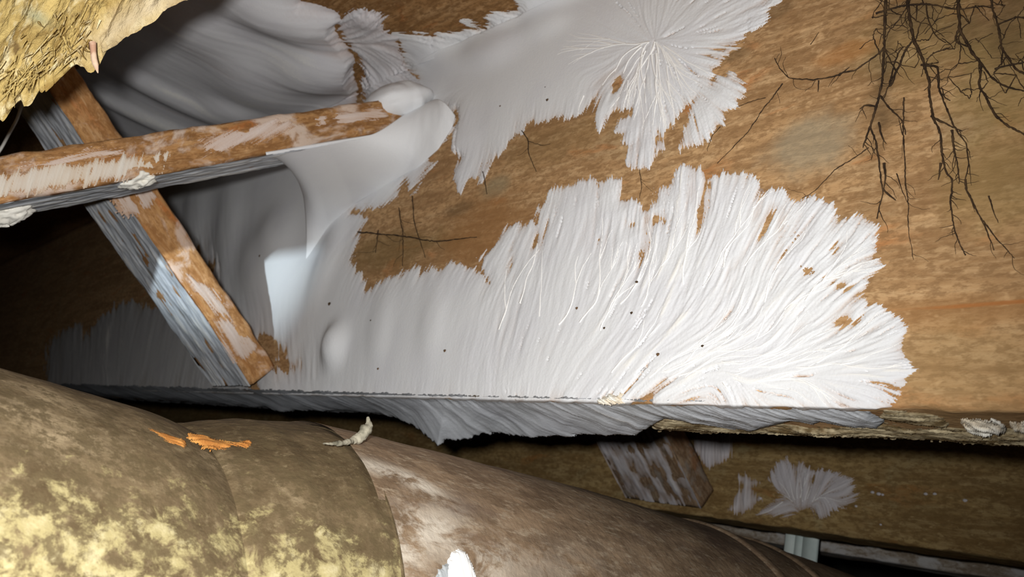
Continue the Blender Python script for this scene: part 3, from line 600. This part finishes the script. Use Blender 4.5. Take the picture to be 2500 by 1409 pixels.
cord('thin black fungal cord curving left across bare wood towards the white fan', [(2160, 118), (2140, 138), (2115, 155), (2092, 175), (2065, 179), (2040, 190), (1990, 198), (1930, 195), (1910, 172), (1893, 143)], [[(2050, 187), (2075, 165)], [(2000, 198), (1998, 225)]], 1.8, .8, 4)
cord('black fungal cord between the two main ones, starting at the top tangle', [(2232, 100), (2210, 125), (2198, 160), (2190, 178), (2180, 212), (2172, 216), (2182, 160), (2195, 130), (2206, 118)], [[(2190, 178), (2160, 120), (2162, 60)], [(2198, 160), (2170, 215), (2160, 240)]], 2.2, 1.2, 5)
cord('fine black fungal cord in the lower middle of bare wood, nearly vertical', [(2208, 240), (2205, 330), (2212, 440), (2222, 500), (2222, 560), (2232, 635)], [[(2190, 425), (2205, 470), (2216, 495)], [(2205, 330), (2195, 290)]], 1.5, .7, 6, twig=.3)
cord('black fungal cord ending near the wood grain at lower right of the tangle', [(2358, 440), (2360, 465), (2380, 500), (2402, 540), (2420, 585), (2428, 612)], [[(2402, 540), (2440, 590), (2478, 632)], [(2415, 480), (2428, 520), (2438, 545)]], 2.2, .9, 7, twig=.3)
cord('black fungal cord in the upper right corner of the photograph', [(2425, -20), (2424, 20), (2440, 60), (2450, 118), (2478, 165), (2520, 195)], [[(2440, 60), (2480, 40), (2520, 50)], [(2450, 118), (2446, 160)]], 2.4, 1.6, 8)
cord('horizontal black fungal cord along the top edge, linking the hanging ones', [(2140, 35), (2200, 14), (2262, 10), (2310, 20), (2346, 26), (2400, 14), (2430, 20)], [[(2262, 10), (2266, 50), (2285, 90), (2310, 105)], [(2240, 12), (2238, 50)]], 2.2, 1.2, 9)
cord('hair thin black cord running diagonally between the two white fans', [(2122, 362), (2080, 392), (2040, 415), (1992, 468), (1960, 486)], [[(1980, 110), (2000, 80)]], 1.2, .6, 10, twig=.2)
cord('hair thin black cord on bare wood just right of the top fan', [(1912, 205), (1870, 260), (1832, 320), (1790, 362), (1752, 400)], [[(1870, 240), (1830, 250), (1800, 262)], [(1760, 310), (1740, 330), (1728, 370)]], 1.1, .6, 11, twig=.2)
cord('horizontal hair thin black cord in the brown gap at the picture centre', [(875, 567), (940, 572), (1000, 580), (1060, 590), (1110, 586), (1165, 580)], [[(975, 508), (985, 570), (984, 650)], [(1008, 480), (1012, 545), (1030, 600), (1040, 630)], [(925, 562), (918, 618)], [(1180, 420), (1190, 475)]], 1.5, .8, 12, twig=.3)
cord('hair thin black cord below the right lobe of the top fan', [(1275, 320), (1290, 345), (1288, 375), (1310, 420)], [[(1290, 345), (1320, 357), (1345, 352)], [(1563, 415), (1568, 450), (1562, 485)]], 1.1, .6, 13, twig=.3)

def cord_net(label, x0, y0, x1, y1, cell, seed):
    rr = np.random.default_rng(seed); nx = int((x1 - x0) / cell) + 1; ny = int((y1 - y0) / (cell * .86)) + 1; node = {}
    def nd(i, j):
        if (i, j) not in node: node[i, j] = (x0 + (i + .5 * (j % 2)) * cell + rr.normal(0, cell * .22), y0 + j * cell * .86 + rr.normal(0, cell * .2))
        return node[i, j]
    tubes = []
    for j in range(ny):
        for i in range(nx):
            for di, dj in ((1, 0), (j % 2, 1), (j % 2 - 1, 1)):
                if rr.random() < .52: continue
                a, b = np.array(nd(i, j)), np.array(nd(i + di, j + dj)); m_ = (a + b) / 2 + rr.normal(0, cell * .14, 2)
                q = spline([a, m_, b], 9) + rr.normal(0, .8, (9, 2)); P = on_y(q[:, 0], q[:, 1], YF); P[:, 1] -= .0003
                tubes.append((P, (.55 + 1.0 * rr.random()) * (.7 + .5 * rr.random(9)) * depth_of(P) / F))
    V, fq = tube_mesh(tubes, 5); tag(raw_mesh('black_fungus_net', V, fq, M_cord), label, 'fungus')
cord_net('net of fine black fungal cords between the thick ones in the upper right corner', 2280, -20, 2520, 230, 40, 3)
cord_net('net of fine black fungal cords at the top of the two main hanging cords', 2130, -20, 2270, 175, 34, 4)
# ------------------------------------------------------------------ duct
YS = np.array([-.3, .05, .115, .123, .135, .156, .2, .307, .42, .56, .75, 1.3])
EZ = np.array([-.0835, -.0835, -.0835, -.080, -.0765, -.0712, -.0705, -.0725, -.0725, -.0725, -.0725, -.0725])       # elbow centre
PZ = np.array([-.070, -.070, -.0685, -.068, -.067, -.0657, -.0625, -.0563, -.0528, -.0515, -.056, -.075])                  # pipe centre
XCD = -.305
def duct_surf(Y, th, zc, R, k=0.):
    z = R * np.sin(th); return np.stack([XCD + R * np.cos(th) + 0 * Y, Y - k * (z - R), CAMZ + zc + z], -1)
k = NT('dusty_duct', .85, .25)
base = k.mix(k.ramp(k.noise(90, (1, .5, 1), 5, .7), .36, .66), (.17, .112, .066), (.30, .208, .128))
base = k.mix(k.ramp(k.noise(330, (1, .35, 1), 4, .75), .50, .70, 0, .75), base, (.42, .335, .235))
base = k.mix(k.ramp(k.noise(34, (1, .4, 1), 3, .6, .5, (3, 0, 0)), .52, .72, 0, .6), base, (.12, .075, .055))
st = k.math('MULTIPLY', k.attr('pale'), k.ramp(k.noise(75, (1, .6, 1), 5, .72, .6, (7, 1, 3)), .40, .56))
base = k.mix(st, base, (.60, .535, .44))
M_duct = k.done(base, k.noise(300, detail=5), .5, .0012)
k = NT('stained_elbow', .9, .2)
b2 = k.mix(k.ramp(k.noise(55, detail=5, rough=.7), .35, .65), (.085, .058, .028), (.16, .115, .062))
b2 = k.mix(k.ramp(k.noise(240, detail=4, rough=.75), .50, .75, 0, .7), b2, (.27, .21, .12))
b2 = k.mix(k.math('MULTIPLY', k.attr('dust'), k.ramp(k.noise(120, (1, .5, 1), 4, .7), .36, .62)), b2, (.36, .28, .17))
yl = k.math('ADD', k.noise(130, detail=6, rough=.72, dist=.4), k.math('MULTIPLY', k.attr('yellow'), .16))
b2 = k.mix(k.ramp(yl, .50, .66), b2, (.35, .295, .14))
b2 = k.mix(k.math('MULTIPLY', k.ramp(k.noise(150, detail=5, rough=.75, off=(2, 2, 2)), .47, .58), .85), b2, (.11, .08, .04))
b2 = k.mix(k.math('MULTIPLY', k.ramp(yl, .60, .76, 0, .9), k.ramp(k.noise(170, detail=4), .4, .6)), b2, (.48, .42, .24))
M_elb = k.done(b2, k.noise(220, detail=5), .5, .0014)
def proj(P):
    c = (np.asarray(P) - O) @ R3; return CX + F * c[..., 0] / c[..., 2], CY + F * c[..., 1] / c[..., 2]
def ring_part(name, mat_, y0, y1, zs, R, label=None, parent=None, k0=0., k1=0., ny=160, nth=260, prof=None, noise_=.0008, seed=3, stain=None):
    y = np.linspace(y0, y1, ny)[:, None]; th = np.linspace(0, 2 * np.pi, nth, endpoint=False)[None]
    zc = np.interp(y, YS, zs); r = R + (prof((y - y0) / (y1 - y0)) if prof else 0) + noise_ * fbm(np.cos(th) * 4 + 9 + 0 * y, y * 30 + np.sin(th) * 4 + 20, seed, 4)
    kk = k0 + (k1 - k0) * (y - y0) / (y1 - y0)
    z = r * np.sin(th); V = np.stack([XCD + r * np.cos(th), y - kk * (z - R), CAMZ + zc + z], -1)
    px, py = proj(np.where((depth_of(V) > .05)[..., None], V, O + R3 @ np.array([0, 0, 1.])))
    at_ = stain(px, py, V) if stain else None
    o = raw_mesh(name, V.reshape(-1, 3), grid_faces(ny, nth, True), mat_, parent, at_)
    if label: tag(o, label, 'duct')
    return o
def blob(px, py, x, y, rx, ry, rot=0.):
    c, s = math.cos(rot), math.sin(rot); u = ((px - x) * c + (py - y) * s) / rx; v = (-(px - x) * s + (py - y) * c) / ry
    return np.exp(-(u * u + v * v))
def pipe_stain(px, py, V):
    p = blob(px, py, 930, 1145, 110, 15, .3) + blob(px, py, 1035, 1190, 60, 12, .45) + .9 * blob(px, py, 985, 1330, 50, 90) + .9 * blob(px, py, 1070, 1290, 60, 55) + .7 * blob(px, py, 1170, 1370, 70, 60) + .3 * blob(px, py, 1300, 1400, 200, 70)
    return {'pale': np.clip(p, 0, 1).ravel()}
pipe = ring_part('round_duct', M_duct, .1585, 1.25, PZ, .1, 'long dusty brown round duct running away below the joists to the right', ny=420, stain=pipe_stain)
def elbow_stain(px, py, V):
    d = .75 * blob(px, py, 80, 1000, 190, 75, .35) + .8 * blob(px, py, 150, 1085, 120, 22, .12) + .5 * blob(px, py, 520, 1130, 60, 26, .6) + .6 * blob(px, py, 700, 1200, 90, 8, .65)
    yv = np.clip((py - (1165 + .17 * np.clip(px, 0, 1000))) / 150, -1, .62) + .45 * (blob(px, py, 120, 1250, 190, 90) + blob(px, py, 780, 1400, 170, 60))
    
    return {'dust': np.clip(d, 0, 1).ravel(), 'yellow': yv.ravel()}
e = bpy.data.objects.new('duct_elbow', None); col.objects.link(e); e.location = (XCD, .08, CAMZ - .19); bpy.context.view_layer.update()
tag(e, 'large dark duct elbow with yellow blotches filling the lower left corner', 'duct')
hump = lambda a: (lambda s: a * np.sin(np.pi * np.clip(s, 0, 1)) ** .5)
ring_part('gore', M_elb, -.26, .112, EZ, .1045, None, e, 0, .12, 200, 300, lambda s: -.0022 * np.clip((s - .94) / .06, 0, 1) ** 2, seed=5, stain=elbow_stain)
ring_part('gore', M_elb, .1105, .1620, EZ, .1042, None, e, .12, -.02, 110, 300, lambda s: -.0020 * np.clip((.10 - s) / .10, 0, 1) ** 2 + .0006 * np.exp(-((s - .45) / .09) ** 2), seed=6, stain=elbow_stain)
# rim closing the fitting onto the pipe
th = np.linspace(0, 2 * np.pi, 200, endpoint=False)
r_ = np.array([.1044, .1048, .1042, .0985]); yo = np.array([.1615, .1624, .1630, .1628])
V = np.stack([np.stack([XCD + r * np.cos(th), y + .02 * (r * np.sin(th) - .104) * 1.0, CAMZ - .0709 + r * np.sin(th)], -1) for r, y in zip(r_, yo)])
raw_mesh('rim', V.reshape(-1, 3), grid_faces(4, 200, True), M_elb, e, {'dust': np.zeros(800), 'yellow': np.full(800, -.3)})
# raised seams on the far end of the pipe
for yy in (.405, .455):
    ring_part('seam_ring', M_duct, yy, yy + .009, PZ, .1001, None, pipe, 0, 0, 9, 260, hump(.0016), stain=pipe_stain, noise_=.0003)

def duct_map(zs, R):
    def f(px, py):
        w_ = rays(px, py); zc = np.full(px.shape, -.08); t = None
        for _ in range(4):
            a = w_[..., 0] ** 2 + w_[..., 2] ** 2; b = w_[..., 0] * -XCD + w_[..., 2] * -zc; c = XCD ** 2 + zc ** 2 - R * R
            t = (-b - np.sqrt(np.maximum(b * b - a * c, 0))) / a; zc = np.interp(w_[..., 1] * t, YS, zs)
        P = w_ * t[..., None] + O; N = np.stack([P[..., 0] - XCD, 0 * zc, P[..., 2] - CAMZ - zc], -1); N /= np.linalg.norm(N, axis=-1)[..., None]
        return P, N, 0.
    return f
k = NT('torn_label', .6, .3); M_tag = k.done((.92, .92, .90, 1), k.noise(200), .1, .0005)
m = mat('torn_label', [(1108, 1352), (1120, 1344), (1134, 1350), (1150, 1378), (1160, 1409), (1166, 1440), (1086, 1440), (1094, 1385)], duct_map(PZ, .1005), M_tag, [(1100, 1400, .2, 1), (1150, 1350, .3, 1)], 'small bright white torn label stuck on the side of the long duct', cat='label', seed=80, fringe=2, T=.0012, w=4, tex=.0001, step=1.6)
k = NT('faded_label', .7, .3); M_tag2 = k.done((.42, .45, .46, 1), k.noise(200), .1, .0005)
mat('label_backing', [(1084, 1380), (1098, 1374), (1096, 1440), (1056, 1440), (1066, 1404)], duct_map(PZ, .1002), M_tag2, [(1100, 1400, .2, 1), (1150, 1350, .3, 1)], None, seed=81, fringe=3, T=.0007, w=4, tex=.0001, step=1.8, parent=m.o)
k = NT('orange_rust', .8, .2); M_rust = k.done(k.mix(k.ramp(k.noise(150), .4, .6), (.42, .17, .04), (.62, .30, .08)), k.noise(300), .4, .0006)
for i, q in enumerate([[(362, 1047), (385, 1053), (415, 1064), (450, 1077), (450, 1088), (420, 1082), (388, 1068)], [(466, 1062), (490, 1066), (520, 1074), (560, 1078), (606, 1082), (560, 1088), (520, 1086), (490, 1076)]]):
    mat('rust_streak', q, duct_map(EZ, .1047), M_rust, [(400, 1060, 1, .35), (540, 1080, 1, .2)], None, seed=85 + i, fringe=3, T=.0005, w=4, tex=.0003, step=1.8, stepy=1.2, parent=e)
# lint tuft standing up on the duct
k = NT('grey_lint', 1, .05); M_lint = k.done(k.mix(k.ramp(k.noise(160), .35, .65), (.16, .15, .11), (.38, .35, .27)), k.noise(500), .6, .001)
def ray_at(px, py, x): return on_x(px, py, x)
tp = np.array([(790, 1083), (808, 1084), (830, 1083), (850, 1080), (866, 1075)], float); Pt, Nt, _ = duct_map(PZ, .1015)(tp[:, 0], tp[:, 1])
xl = Pt[-1, 0]
pts = list(Pt) + [on_x(*p, xl) for p in ((880, 1068), (890, 1056), (899, 1042), (901, 1030), (897, 1018))]
P = spline(pts, 40); rad = np.interp(np.linspace(0, 1, 40), [0, .2, .5, .7, .85, 1], [.0004, .0009, .0012, .0022, .0022, .0005]) * (.8 + .5 * vnoise(np.arange(40) * .3, np.zeros(40), 44) + .1 * np.random.default_rng(3).random(40))
P = P + np.random.default_rng(2).normal(0, .0001, P.shape)
V, fq = tube_mesh([(P, rad)], 9); tag(raw_mesh('lint_tuft', V, fq, M_lint), 'grey tuft of dusty lint sticking up from the duct beside the elbow', 'lint')

# ------------------------------------------------------------------ torn board close to the lens
k = NT('torn_wood', .95, .1)
c = k.mix(k.ramp(k.noise(70, (1, 1, .4), 5, .7, .8), .34, .64), (.30, .19, .055), (.62, .47, .18))
c = k.mix(k.ramp(k.noise(150, (1, 1, .4), 4, .7, 0, (3, 3, 3)), .50, .68), c, (.76, .66, .40))
c = k.mix(k.ramp(k.noise(110, (1, 1, .5), 4, .65, 0, (9, 3, 3)), .58, .70), c, (.20, .13, .05))
c = k.mix(k.attr('rim'), c, k.mix(k.ramp(k.noise(60), .35, .65), (.50, .40, .24), (.68, .58, .40)))
c = k.mix(k.math('MULTIPLY', k.attr('green'), .7), c, (.33, .36, .24))
M_torn = k.done(c, k.noise(150, (1, 1, .5), 5, .7), .9, .003)
D0 = .30
P1 = O + rays(424, -10) * D0; P2 = O + rays(-12, 268) * D0
e1 = P2 - P1; el = np.linalg.norm(e1); e1 = e1 / el
nb = np.array([e1[1], -e1[0], 0]); nb /= np.linalg.norm(nb)
if nb @ (O - P1) < 0: nb = -nb
u = np.linspace(-.9, 1.5, 300) * el; nv = 130
jag = np.where(u > .46 * el, 1, .12) * (.0045 * vnoise(u * 260, u * 0, 91) + .0035 * vnoise(u * 700, u * 0 + 3, 92) + .004 * vnoise(u * 90, u * 0 + 5, 93))
bot = P1[None] + e1[None] * u[:, None]; bot[:, 2] += jag
v = np.linspace(0, 1, nv) ** 1.8
V = np.repeat(bot[:, None], nv, 1); V[..., 2] = bot[:, None, 2] + (ZC - bot[:, None, 2]) * v[None]
dz = (V[..., 2] - bot[:, None, 2]); U2 = np.repeat(u[:, None], nv, 1)
V = V + nb * (np.where(U2 > .42 * el, 1, .45) * (.0045 * fbm(U2 * 160, dz * 60, 95, 4)) - .004 * np.exp(-dz / .003))[..., None]
back = bot - nb * .03 + np.array([0, 0, .05]); btop = back.copy(); btop[:, 2] = ZC
Vf = np.concatenate([btop[:, None], back[:, None], (bot - nb * .006 + np.array([0, 0, .008]))[:, None], V], 1); nvv = nv + 3
px, py = proj(Vf)
edge_d = (px - 0) * .545 + (py - 285) * .838                     # signed distance past the lower edge, px
rim = np.clip(1 - np.abs(edge_d + 25) / 60, 0, 1) * np.clip((px - 180) / 90, 0, 1)
green = blob(px, py, 92, 42, 34, 16, .5)
torn = tag(raw_mesh('torn_board', Vf.reshape(-1, 3), grid_faces(300, nvv), M_torn, None, {'rim': np.clip(rim, 0, 1).ravel(), 'green': green.ravel()}), 'rough yellow board end with a torn fibrous lower edge, in the upper left corner', 'board')
rr = np.random.default_rng(17); tw = []
for _ in range(260):
    uu = el * (.44 + 1.0 * rr.random()); i = int(np.argmin(np.abs(u - uu))); hh = .03 * rr.random() ** 3
    p = bot[i] + nb * (.002 + .002 * rr.random()) + np.array([0, 0, hh]); d = np.array([0, 0, -1.]) + e1 * rr.normal(-.25, .35) + nb * rr.normal(.15, .25)
    L = .003 + .006 * rr.random(); s = np.linspace(0, 1, 5)[:, None]
    tw.append((p + d * L * s + e1 * (s ** 2) * rr.normal(0, .001), (.0002 + .0004 * rr.random()) * np.linspace(1, .15, 5)))
V, fq = tube_mesh(tw, 4); z = np.zeros(len(V)); tag(raw_mesh('fibres', V, fq, M_torn, torn, {'rim': z, 'green': z}), kind='stuff')
k = NT('splinter_wood', .9, .1); M_spl = k.done(k.mix(k.ramp(k.noise(200), .4, .6), (.46, .27, .18), (.68, .50, .36)), None)
s0 = O + rays(226, 104) * (D0 - .004); s1 = O + rays(239, 178) * (D0 - .006)
P = spline([s0, s0 * .5 + s1 * .5 + e1 * .0006, s1], 12); V, fq = tube_mesh([(P, np.interp(np.linspace(0, 1, 12), [0, .3, .7, 1], [.0012, .0010, .0011, .0002]))], 7)
raw_mesh('splinter', V, fq, M_spl, torn)
# pale wire at the left border
k = NT('pale_wire', .5, .4); M_wire = k.done((.62, .60, .55, 1), None)
P = spline([O + rays(-40, 420) * .50, O + rays(4, 362) * .50, O + rays(22, 326) * .50, O + rays(40, 296) * .50, O + rays(90, 150) * .52], 30); V, fq = tube_mesh([(P, np.full(30, .0009))], 7)
tag(raw_mesh('thin_wire', V, fq, M_wire), 'thin pale wire behind the torn board at the left border', 'wire')

# ------------------------------------------------------------------ beyond the nearest joist
GAPG = 'grey fungus patches on the second joist'
YJ2 = YF + SP
mF = mat('fungus_mat', [(1850, 1256), (1875, 1232), (1911, 1207), (1868, 1174), (1890, 1149), (1915, 1120), (1933, 1145), (1955, 1130), (1984, 1149), (2016, 1147), (2042, 1158), (2078, 1169), (2082, 1200), (2098, 1207), (2085, 1225), (2067, 1239), (2036, 1245), (2016, 1263), (1995, 1259), (1977, 1236), (1948, 1239), (1919, 1259)],
         plane_map(YJ2), M_dim, [(1900, 1150, -.3, -1), (1980, 1150, .3, -1), (2070, 1200, .9, -.4), (1900, 1240, -.6, .3), (2020, 1250, .2, 1), (1960, 1200, .1, -1)], 'dim grey fungus fan on the second joist, in the gap right of centre', seed=101, fringe=5, T=.0012, w=24, tex=.0004, lace=.9, step=2, group=GAPG,
         holes=[(1985, 1172, 5, 8, .1)], base=.9)
strands(mF, [(1912 + 6 * i, 1225 - 3 * (i % 4)) for i in range(16)], 70, 1.3, np.random.default_rng(8), .03)
mat('fungus_mat', [(1781, 1245), (1792, 1218), (1810, 1189), (1803, 1167), (1817, 1155), (1832, 1167), (1852, 1178), (1832, 1192), (1839, 1207), (1861, 1220), (1839, 1233), (1814, 1252)], plane_map(YJ2), M_dim, [(1815, 1200, 0, -1)], 'narrow grey fungus patch left of the dim fan on the second joist', seed=102, fringe=5, T=.0014, w=20, tex=.001, step=2, group=GAPG, base=.85)
mat('fungus_mat', [(1694, 1060), (1785, 1060), (1783, 1090), (1777, 1116), (1752, 1127), (1730, 1142), (1709, 1120)], plane_map(YJ2), M_dim, [(1740, 1100, 0, -1)], 'grey fungus patch on the second joist, cut off by the edge of the nearest joist', seed=103, fringe=5, T=.0014, w=20, tex=.001, step=2, group=GAPG, base=.9)
for i, (x, y, r) in enumerate([(2130, 1202, 6), (2145, 1206, 7), (2155, 1208, 5), (2260, 1206, 6), (2282, 1206, 6), (2356, 1222, 7), (2090, 1236, 5), (2150, 1281, 4), (1856, 1217, 6)]):
    P = on_y(x, y, YJ2); q = r * depth_of(P) / F * .8
    lump('mould_dot', P, (q, q * .5, q * .7), M_dim, None, seed=200 + i, rough=.4, parent=j2, n=8)
# metal hanger strap
k = NT('galvanised_strap', .6, .3)
M_strap = k.done(k.mix(k.ramp(k.noise(60, detail=5), .35, .7), (.52, .62, .60), (.66, .74, .71)), k.noise(300), .15, .0005)
YS_ = YJ2 + TH + .003
L_ = on_y(1921, 1280, YS_); R_ = on_y(1999, 1296, YS_); w0 = R_[0] - L_[0]
xs = L_[0] + w0 * np.array([0, .04, .28, .31, .34, .52, .55, .58, .96, 1.0]); yo = np.array([.0012, 0, 0, .0012, 0, 0, .0012, 0, 0, .0012])
zz = np.linspace(ZB + .03, CAMZ - .15, 40)
V = np.stack([np.stack([xs + .0004 * math.sin(z * 60), YS_ + yo + .002 * np.clip((ZB - z) / .1, 0, 1), np.full(10, z)], -1) for z in zz])
so = raw_mesh('hanger_strap', V.reshape(-1, 3), grid_faces(40, 10), M_strap); s = so.modifiers.new('thickness', 'SOLIDIFY'); s.thickness = .001
tag(so, 'galvanised metal strap hanging vertically behind the duct at the lower right', 'strap')
th = np.linspace(0, 2 * np.pi, 10, endpoint=False); c0 = np.array([L_[0] + w0 * .5, YS_ - .0005, ZB + .016])
V = np.array([[c0[0] + r * math.cos(t), c0[1] + y, c0[2] + r * math.sin(t)] for r, y in ((.004, .001), (.004, .0), (.003, .003), (.0005, .0035)) for t in th]); raw_mesh('nail_head', V, grid_faces(4, 10, True), M_strap, so)
